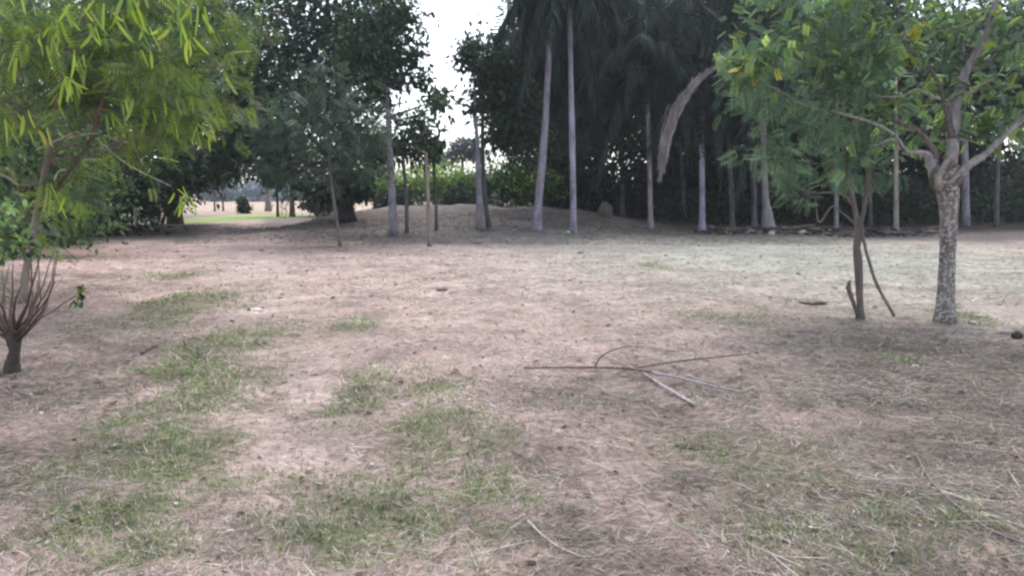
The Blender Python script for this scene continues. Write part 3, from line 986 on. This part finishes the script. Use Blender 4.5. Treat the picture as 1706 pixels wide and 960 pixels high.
def pod_mesh(L, bend):
    mb = MB(); n = 8; t = np.linspace(0, 1, n)
    wd = .016 * np.sin(np.clip(t * .94 + .05, 0, 1) * PI) ** .4
    x = bend * t * t * L
    V = []
    for k in range(n):
        V += [(x[k] - wd[k], .004, -t[k] * L), (x[k] + wd[k], .004, -t[k] * L), (x[k] + wd[k], -.004, -t[k] * L), (x[k] - wd[k], -.004, -t[k] * L)]
    q = []
    for k in range(n - 1):
        for j in range(4):
            a = k * 4 + j; b_ = k * 4 + (j + 1) % 4
            q.append((a, b_, b_ + 4, a + 4))
    mb.add(V, q, None, (.25, .32, .05))
    return mb


PM = []
for L, bd, c in [(.20, .15, (.30, .38, .06)), (.24, -.12, (.24, .33, .06)), (.18, .3, (.36, .40, .07)), (.22, .05, (.15, .24, .06)), (.19, -.25, (.20, .24, .07)), (.25, .2, (.27, .36, .06))]:
    m_ = pod_mesh(L, bd); m_.c = [np.tile(np.array(c) * 1.4, (len(m_.v[0]), 1))]
    PM.append(m_.mesh('pod', M_POD, False))
r = np.random.default_rng(5)
spots = [(88, 318, -.9, 4), (100, 330, -.9, 3), (300, 322, -.7, 6), (305, 330, -.6, 4), (285, 195, -.9, 5), (280, 200, -.7, 4), (245, 40, -1.3, 5), (270, 45, -1.2, 5), (90, 40, -1.6, 5), (20, 85, -1.8, 4), (130, 110, -1.5, 5),
         (60, 50, -1.6, 4), (160, 40, -1.5, 5), (110, 10, -1.6, 4), (210, 110, -1.2, 5), (180, 190, -1.3, 4), (240, 180, -1.0, 4), (330, 210, -.6, 4), (340, 215, -.5, 3), (60, 210, -1.3, 3), (30, 190, -1.4, 3), (215, 130, -1.2, 3),
         (150, 5, -1.5, 5), (200, 20, -1.3, 4), (40, 0, -1.6, 4), (115, 130, -1.5, 6), (125, 90, -1.6, 5), (10, 200, -1.2, 3), (335, 10, -.8, 3), (370, 120, -.3, 3), (310, 60, -.7, 4)]
for px, py, dY, n in spots + [(r.random() * 340, r.random() * 200 - 20, -.6 - r.random(), r.integers(2, 6)) for _ in range(22)]:
    c = at(px, py, Yp + dY)
    for k in range(n):
        o = bpy.data.objects.new('pod', PM[r.integers(0, 6)])
        COL.objects.link(o); o.parent = pod_tree
        o.location = Vector(c - np.array(g[:3])) + Vector((r.normal(0, .05), r.normal(0, .05), r.normal(0, .04)))
        o.rotation_euler = (r.normal(0, .32), r.normal(0, .35), r.random() * 6.28)
        k_ = .65 + .75 * r.random(); o.scale = (k_ * (.7 + .3 * r.random()), k_, k_)

# coppiced shrub in the left foreground
g = ground(18, 622)
Ys = g[1]
sh = empty('coppiced_shrub', g, 'cut-back brown shrub stump with fanned bare stems at the left foreground edge', 'shrub')
mb, p = trunk_mesh([(*g, .05), T(21, 600, Ys, 22), T(25, 580, Ys, 20), T(22, 562, Ys, 30), T(26, 548, Ys, 30)], 12, (.075, .062, .055), .5, n=14, wob=.22)
mb.build('stump', M_BARK, sh)
for a, c, w0 in [(-40, 440, 9), (2, 425, 9), (22, 440, 8), (52, 430, 9), (70, 410, 7), (95, 432, 6), (-15, 470, 10), (38, 470, 10), (85, 480, 8), (10, 455, 9), (62, 468, 8), (-50, 500, 9), (45, 445, 6), (-5, 480, 8), (30, 490, 9), (75, 500, 8), (55, 495, 9), (5, 500, 10), (92, 468, 5), (-30, 430, 6), (131, 488, 4)] + [(-60 + 165 * rng.random(), 415 + 95 * rng.random(), 4.5) for _ in range(14)]:
    mb = MB()
    s = at(22 + (a - 22) * .14 + rng.normal(0, 4), 572 - 25 * rng.random(), Ys + rng.normal(0, .03))
    dY = rng.normal(0, .25)
    limb(mb, s, at(a, c, Ys + dY), w0 * Ys / FPX / 2 * .75, .004, pick([(.13, .09, .08), (.16, .115, .10), (.09, .068, .062)], 1)[0], .05 + .12 * rng.random(), bend=(np.sign(a - 22) * .8 + rng.normal() * .6, rng.normal(), -.3))
    mb.build('stem', M_BARK, sh)
mb = MB()
foliage(mb, [B(10, 405, Ys, 26, 7), B(45, 410, Ys, 24, 5), B(-20, 360, Ys, 40, 10), B(132, 497, Ys + .4, 10, 2)], 'broad', YELG + DARKG, .085, per=9, spread=.4)
o = mb.build('leaves', M_LEAF, sh); o['kind'] = 'stuff'

# broken stump at the track side
g = ground(121, 400)
st = empty('broken_stump', g, 'broken pale brown stump with a snapped top beside the left thicket', 'stump')
mb = MB(); Yq = g[1]
mb.tube(spline([np.array(g) - (0, 0, .05), at(119, 388, Yq), at(122, 378, Yq), at(127, 370, Yq)], 8), [.13, .1, .09, .08, .08, .07, .06][:7] + [.03] * 3, 8, (.34, .25, .2), .15) if False else \
    mb.tube(np.array([np.array(g) - (0, 0, .05), at(118, 390, Yq), at(120, 381, Yq), at(126, 374, Yq), at(127, 369, Yq)]), [.14, .11, .10, .07, .03], 8, (.34, .25, .2), .15)
mb.build('wood', M_STICK, st)
mb = MB(); mb.tube(np.array([at(120, 388, Yq), at(126, 385, Yq), at(131, 384, Yq)]), [.06, .05, .03], 6, (.36, .27, .22)); mb.build('snag', M_STICK, st)

# ------------------------------------------------------------------ near trees on the right
g = TB(1574, 538, 36)
Ya = g[1]
lt = empty('lichened_tree', g[:3], 'near knobbly tree with a white-speckled trunk and twisted forks on the right', 'tree')
gcol = (.17, .145, .125)
mb, p = trunk_mesh([g, T(1576, 480, Ya, 31), T(1579, 410, Ya, 31), T(1581, 350, Ya, 34), T(1578, 310, Ya, 44), T(1574, 282, Ya, 50)], 14, gcol, .35, n=24, wob=.05)
mb.build('trunk', M_LICHEN, lt)
for a, c, w_, h_ in [(1564, 296, 34, 26), (1590, 292, 32, 24), (1577, 274, 26, 22)]:
    kb = MB(); ct = at(a, c, Ya - .05); q_ = w_ * Ya / FPX / 2 * .8
    kb.tube(np.array([ct + (0, 0, z_ * q_) for z_ in (-1.5, -.9, -.2, .5, 1.1, 1.4)]) + rng.normal(0, .006, (6, 3)), np.array([.5, .85, 1.0, .9, .6, .25]) * q_, 12, (.16, .13, .115), .24)
    kb.build('knot', M_BARK, lt)


def nearlimb(pts, col=(.30, .28, .28), parent=None, Y0=None, mat=M_STICK, nm='branch'):
    P = spline([T(a, c, (Y0 or Ya) + dy, w_ * .82) for a, c, w_, dy in pts], 5 * len(pts))
    mb = MB(); mb.tube(P[:, :3] + rng.normal(0, .12, (len(P), 3)) * P[:, 3:4], P[:, 3] * (1 + rng.normal(0, .04, len(P))), 8, col, .08)
    return mb.build(nm, mat, parent or lt)


nearlimb([(1592, 300, 30, 0), (1610, 278, 22, -.05), (1640, 258, 17, -.1), (1668, 232, 14, -.2), (1706, 196, 13, -.3), (1760, 140, 11, -.4)])
nearlimb([(1560, 300, 34, 0), (1552, 270, 24, .05), (1540, 255, 14, .05), (1512, 252, 9, .05), (1490, 225, 8, 0), (1455, 205, 8, -.05), (1415, 193, 8, -.1), (1385, 184, 6, -.1)])
nearlimb([(1560, 285, 24, 0), (1556, 250, 16, .1), (1530, 218, 12, .2), (1490, 200, 11, .3), (1450, 182, 9, .35), (1420, 170, 7, .4)], (.16, .13, .12))
nearlimb([(1578, 300, 40, 0), (1588, 250, 30, .05), (1590, 205, 28, .1), (1594, 160, 26, .1), (1612, 115, 20, .05), (1632, 80, 18, 0), (1652, 30, 16, -.1), (1668, -40, 13, -.2)], (.28, .26, .27))
nearlimb([(1586, 230, 20, .05), (1578, 190, 14, .1), (1568, 150, 11, .1), (1545, 110, 8, .1), (1510, 75, 7, .05), (1480, 35, 6, 0), (1445, -10, 5, 0)], (.13, .115, .11))
nearlimb([(1612, 115, 16, .05), (1640, 110, 10, 0), (1662, 75, 8, -.1), (1685, 40, 7, -.2), (1700, 0, 6, -.2)], (.2, .19, .19))
nearlimb([(1555, 165, 8, .1), (1530, 148, 5, 0), (1500, 160, 5, -.05), (1455, 160, 4, -.1)], (.26, .25, .23))
nearlimb([(1565, 315, 20, -.12), (1564, 295, 15, -.18), (1574, 275, 13, -.2), (1590, 252, 10, -.2), (1592, 246, 7, -.2)], (.3, .27, .24), nm='knotted_stub')
nearlimb([(1560, 290, 14, -.1), (1566, 302, 11, -.17), (1584, 302, 11, -.19), (1600, 285, 12, -.15), (1612, 275, 14, -.1)], (.26, .23, .21), nm='knotted_stub')
nearlimb([(1500, 250, 7, 0), (1485, 232, 6, -.05), (1465, 240, 5, -.1), (1445, 243, 4, -.1)], (.28, .26, .24))
nearlimb([(1600, 160, 14, .1), (1625, 150, 8, 0), (1640, 138, 6, -.1), (1655, 132, 4, -.1)], (.3, .28, .26), nm='knotted_stub')
nearlimb([(1270, 140, 8, .3), (1300, 152, 8, .2), (1335, 172, 7, .2), (1385, 190, 6, .1)], (.30, .29, .29))
cm = MB()
ablobs = [B(1280, 85, Ya - .2, 45, 26), B(1250, 100, Ya - .3, 30, 16), B(1330, 55, Ya, 45, 22), B(1420, 120, Ya, 55, 26), B(1500, 60, Ya + .2, 60, 30), B(1560, 40, Ya + .3, 60, 28), B(1640, 30, Ya, 60, 30),
          B(1700, 60, Ya - .2, 50, 26), B(1680, 150, Ya - .1, 50, 28), B(1620, 190, Ya + .4, 50, 24), B(1530, 170, Ya + .5, 50, 22), B(1460, 190, Ya + .3, 40, 16), B(1540, 220, Ya + .5, 35, 14), B(1430, 268, Ya - .3, 26, 9),
          B(1640, 200, Ya + .1, 40, 20), B(1400, 60, Ya + .2, 55, 24), B(1480, -40, Ya, 90, 36), B(1640, -50, Ya, 90, 36), B(1760, 60, Ya - .2, 90, 40), B(1770, 180, Ya, 70, 26), B(1290, 10, Ya, 50, 14)]
foliage(cm, ablobs, 'pinnate', YELG + BLUEG, .15, per=3.0, spread=.52, droop=.3, twigcol=(.12, .11, .1))
foliage(cm, [B(1245, 118, Ya - .4, 22, 4), B(1322, 98, Ya - .3, 8, 1), B(1520, 38, Ya, 26, 3), B(1690, 118, Ya - .3, 16, 2), B(1290, 95, Ya - .4, 24, 3), B(1480, 70, Ya - .2, 30, 3)], 'pinnate', [(.40, .40, .07), (.32, .36, .08), (.42, .36, .07)], .13, per=2, twigs=False, spread=.6)
o = cm.build('crown', M_LEAF, lt); o['kind'] = 'stuff'

g = TB(1434, 532, 15)
Yb = g[1]
bt = empty('feathery_tree', g[:3], 'small two-stemmed tree with feathery blue-green leaves left of the lichened trunk', 'tree')
mb, p = trunk_mesh([g, T(1432, 490, Yb, 13), T(1430, 440, Yb, 17), T(1427, 412, Yb, 15), T(1431, 385, Yb, 17), T(1429, 362, Yb, 17)], 10, (.15, .125, .11), .4, wob=.12)
mb.build('trunk', M_BARK, bt)
for q in ([(1430, 385, 13, 0), (1424, 345, 12, 0), (1414, 295, 10, 0), (1408, 250, 9, .1), (1390, 180, 7, .1), (1372, 90, 6, .1), (1360, 10, 4, .1)], [(1430, 385, 13, 0), (1440, 345, 11, .05), (1445, 290, 10, .1), (1440, 220, 8, .1), (1430, 140, 6, .2), (1425, 60, 5, .2)],
          [(1419, 315, 8, 0), (1390, 280, 6, -.1), (1350, 225, 5, -.2), (1310, 185, 4, -.2)], [(1424, 345, 7, 0), (1400, 322, 5, -.1), (1350, 320, 4, -.2), (1300, 300, 3, -.2)],
          [(1445, 300, 8, .1), (1460, 260, 6, .1), (1475, 220, 5, .2)], [(1428, 375, 6, 0), (1400, 352, 5, .1), (1385, 345, 5, .2), (1365, 370, 4, .2), (1358, 330, 3, .2)]):
    nearlimb(q, (.16, .135, .12), bt, Yb, M_BARK)
nearlimb([(1436, 385, 8, .05), (1446, 430, 8, .02), (1464, 480, 8, -.05), (1490, 527, 8, -.1)], (.17, .14, .12), bt, Yb, M_BARK, 'leaning_stem')
nearlimb([(1428, 525, 9, -.02), (1420, 500, 10, -.05), (1414, 480, 12, -.06), (1416, 468, 7, -.06)], (.14, .115, .1), bt, Yb, M_BARK, 'side_shoot')
cm = MB()
fblobs = []
rp = np.random.default_rng(33)
for k in range(50):
    a = 1245 + 240 * rp.random(); c = -60 + 410 * rp.random()
    if c > 200 + .9 * (a - 1180) and a < 1330: continue
    if a > 1400 and c > 290: continue
    fblobs.append(B(a, c, Yb - .5 + 1.1 * rp.random(), 18 + 16 * rp.random(), 4))
foliage(cm, fblobs, 'feather', BLUEG, .21, per=8, spread=.55, droop=.35, twigcol=(.2, .18, .17))
o = cm.build('crown', M_LEAF, bt); o['kind'] = 'stuff'

# ------------------------------------------------------------------ things lying on the ground
def stick(name, label, paths, cat='branch', mat=M_STICK):
    p0 = ground(*paths[0][1][0][:2])
    e = empty(name, p0, label, cat)
    for nm, pts, w0, w1, col, lift in paths:
        P = []
        for k, q in enumerate(pts):
            gq = ground(q[0], q[1]); gq[2] += lift + (q[2] if len(q) > 2 else 0)
            P.append(gq)
        S = spline(np.array(P), 4 * len(P))
        mb = MB(); mb.tube(S, np.linspace(w0, w1, len(S)), 7, col, .06); mb.build(nm, mat, e)
    return e


stick('fallen_branch', 'long thin fallen branch forking to the right on the dry clearing',
      [('stem', [(873, 627), (930, 627), (990, 628), (1040, 628), (1085, 634)], .010, .012, (.20, .155, .14), .07),
       ('fork', [(1085, 634), (1130, 643), (1180, 655), (1235, 668)], .011, .006, (.33, .31, .32), .06),
       ('fork', [(1060, 630), (1110, 622), (1170, 614), (1250, 605)], .010, .006, (.17, .13, .12), .08),
       ('twig', [(990, 628, 0), (1003, 628, .10), (1030, 628, .17), (1052, 628, .18)], .007, .004, (.14, .11, .1), .07)])
stick('pale_stick', 'short pale peeled stick crossing under the forked fallen branch',
      [('stem', [(998, 597), (1040, 613), (1072, 629)], .007, .008, (.36, .32, .30), .03), ('butt', [(1072, 629), (1110, 654), (1157, 684)], .009, .013, (.40, .36, .35), .03)])
stick('curved_vine', 'grey curved vine lying in the bottom right corner', [('stem', [(1525, 760), (1545, 800), (1580, 838), (1630, 878), (1680, 905), (1740, 925)], .004, .006, (.20, .18, .18), .015)], 'vine')
stick('dry_stalk', 'bent dry stalk standing up from the grass near the bottom centre', [('stem', [(800, 790, 0), (795, 790, .08), (815, 790, .12), (825, 792, .03)], .003, .002, (.5, .45, .38), .01)], 'stalk')
stick('grey_twig', 'thin pale curved twig on the ground at bottom centre', [('stem', [(880, 880), (905, 905), (935, 925), (975, 938)], .005, .003, (.42, .38, .32), .02)], 'twig')
stick('dark_twig', 'short dark twig lying in the left clearing', [('stem', [(236, 594), (248, 586), (266, 578)], .012, .006, (.07, .055, .05), .02)], 'twig')


def rock(name, label, px, py, wpx, hpx, col, cat='stone', lump=.25, group=None, mat=M_STONE):
    g = ground(px, py)
    import bmesh
    bm = bmesh.new(); bmesh.ops.create_icosphere(bm, subdivisions=3, radius=1)
    V = np.array([v.co[:] for v in bm.verts]); F = [[v.index for v in f.verts] for f in bm.faces]; bm.free()
    s = rng.random(3) * 50
    nn = fbm(V[:, 0] * 1.3 + s[0] + V[:, 2], V[:, 1] * 1.3 + s[1] - V[:, 2], 3, 1.4)
    V = V * (1 + (nn - .5) * 2 * lump)[:, None]
    sx = wpx * g[1] / FPX / 2; sz = hpx * g[1] / FPX
    if cat == 'earth mound':
        V[:, :2] *= (1.0 - .16 * V[:, 2:3]) * (1 + .25 * (fbm(V[:, 0] * 3 + 5, V[:, 1] * 3 + V[:, 2] * 4, 3, 1.5) - .5))[:, None]
    V = V * np.array([sx, sx * .8, sz * .62]) + np.array(g) + np.array([0, 0, sz * .36])
    mb = MB(); mb.add(V, None, F, col)
    o = mb.build(name, mat)
    return tag(o, label, cat, group)


rock('termite_mound', 'tan rounded earth mound at the foot of the black trunk', 1009, 361, 26, 24, (.19, .15, .125), 'earth mound', .35)
GS = 'stones lying about the clearing'
rock('stone', 'white stone beside the foot of the lichened trunk', 1621, 541, 14, 6, (.38, .36, .35), group=GS)
rock('stone', 'pale stone right of the lichened trunk, nearest the right edge', 1673, 557, 22, 7, (.32, .31, .29), group=GS)
rock('stone', 'dark lump of earth at the right edge beside the pale stone', 1694, 566, 18, 13, (.06, .05, .045), group=GS)
rock('stone', 'white chip lying in the shade below the two near right trees', 1524, 612, 13, 3, (.45, .43, .41), group=GS)
rock('stone', 'small white stone at the foot of the straight pale palm', 947, 389, 10, 4, (.6, .57, .52), group=GS)
rock('stone', 'pinkish stone at the foot of the swollen palm base', 1285, 392, 12, 6, (.42, .34, .3), group=GS)
rock('stone', 'pale stone at the right end of the debris line', 1337, 391, 12, 8, (.4, .36, .35), group=GS)
rock('stone', 'small pale stone in the debris left of the swollen palm', 1247, 383, 10, 5, (.42, .38, .35), group=GS)
rock('white_scrap', 'thin white scrap lying on the track left of centre', 424, 517, 20, 3, (.7, .7, .72), 'scrap', .3)
rock('wood_lump', 'brown wood lump lying alone in the middle of the bare ground', 737, 485, 16, 4, (.15, .105, .095), 'wood', .7)
rock('clod', 'dark flat lump standing in for a shadow patch below the fallen branch', 1150, 748, 46, 7, (.09, .075, .065), 'clod', .6)  # low dark lump put where a patch of shadow lies
rock('clod', 'brown heap of dry litter left of the small two-stemmed tree', 1357, 506, 38, 5, (.21, .165, .145), 'clod', .8)

# litter and roots on the mound
lit = MB()
n = 4200
cx = rng.choice([(-7.6, 29.5), (-4.9, 26.5), (-1.3, 27.5), (1.1, 26.8), (2.6, 26.5), (-3.2, 29), (-5.8, 24.5), (-9, 31), (0, 30), (3.4, 27.8)], n)
lx = cx[:, 0] + rng.normal(0, 1.5, n); ly = cx[:, 1] + rng.normal(0, 1.5, n)
th = rng.random(n) * 2 * PI
lit.scatter(LEAF6, Q6, np.stack([lx, ly, height(lx, ly) + .01 + .05 * rng.random(n)], 1), np.stack([np.cos(th), np.sin(th), rng.normal(0, .2, n)], 1), np.array([0, 0, 1.]) + rng.normal(0, .3, (n, 3)), .04 + .08 * rng.random(n),
            pick([(.12, .10, .095), (.16, .14, .13), (.10, .085, .08), (.22, .19, .17), (.12, .13, .09)], n))
tag(lit.build('mound_litter', M_STRAW), 'dark fallen leaves scattered round the trunks on the mound', 'leaves', kind='stuff')

# litter heaped along the wood edge
deb = MB()
n = 2600
u = rng.random(n)
dx = 7.5 + u * 7.5 + rng.normal(0, .4, n); dy = 27.5 + rng.normal(0, .55, n) + .6 * np.sin(u * 9)
dz = height(dx, dy) + rng.random(n) * .22 * np.exp(-((dy - 27.5) / .6) ** 2)
th = rng.random(n) * 2 * PI
deb.scatter(LEAF6, Q6, np.stack([dx, dy, dz], 1), np.stack([np.cos(th), np.sin(th), rng.normal(0, .2, n)], 1), np.array([0, 0, 1.]) + rng.normal(0, .5, (n, 3)), .12 + .2 * rng.random(n),
            pick([(.11, .09, .085), (.16, .13, .12), (.08, .065, .06), (.22, .18, .16)], n))
for k in range(60):
    x0 = 7.5 + rng.random() * 7.5; y0 = 27.4 + rng.normal(0, .4); a = rng.normal(0, .5); L = .4 + rng.random() * .9
    z0 = float(height(x0, y0)) + .05 + .15 * rng.random()
    deb.tube(np.array([(x0, y0, z0), (x0 + L * math.cos(a), y0 + L * math.sin(a), z0 + rng.normal(0, .06))]), [.03, .015], 5, pick([(.12, .1, .09), (.2, .17, .15)], 1)[0])
tag(deb.build('debris', M_STRAW), 'dark heap of leaf litter and sticks along the wood edge', 'debris', kind='stuff')
print('TRIS', sum(len(m.loops) - 2 * len(m.polygons) for m in bpy.data.meshes))

# ------------------------------------------------------------------ evening haze in the air
mh, N, L = new_mat('haze')
pv = N.new('ShaderNodeVolumePrincipled'); pv.inputs['Density'].default_value = HAZE
pv.inputs['Color'].default_value = (.86, .9, 1, 1); pv.inputs['Anisotropy'].default_value = .3
oh = N.new('ShaderNodeOutputMaterial'); L.new(pv.outputs[0], oh.inputs['Volume'])
hb = MB()
hv = [(sx * 600, sy, sz) for sz in (-1.6, 19) for sx, sy in ((-1, -60), (1, -60), (1, 600), (-1, 600))]
hb.add(hv, [(0, 3, 2, 1), (4, 5, 6, 7), (0, 1, 5, 4), (1, 2, 6, 5), (2, 3, 7, 6), (3, 0, 4, 7)], None, (1, 1, 1))
tag(hb.build('haze', mh, None, False), kind='stuff')
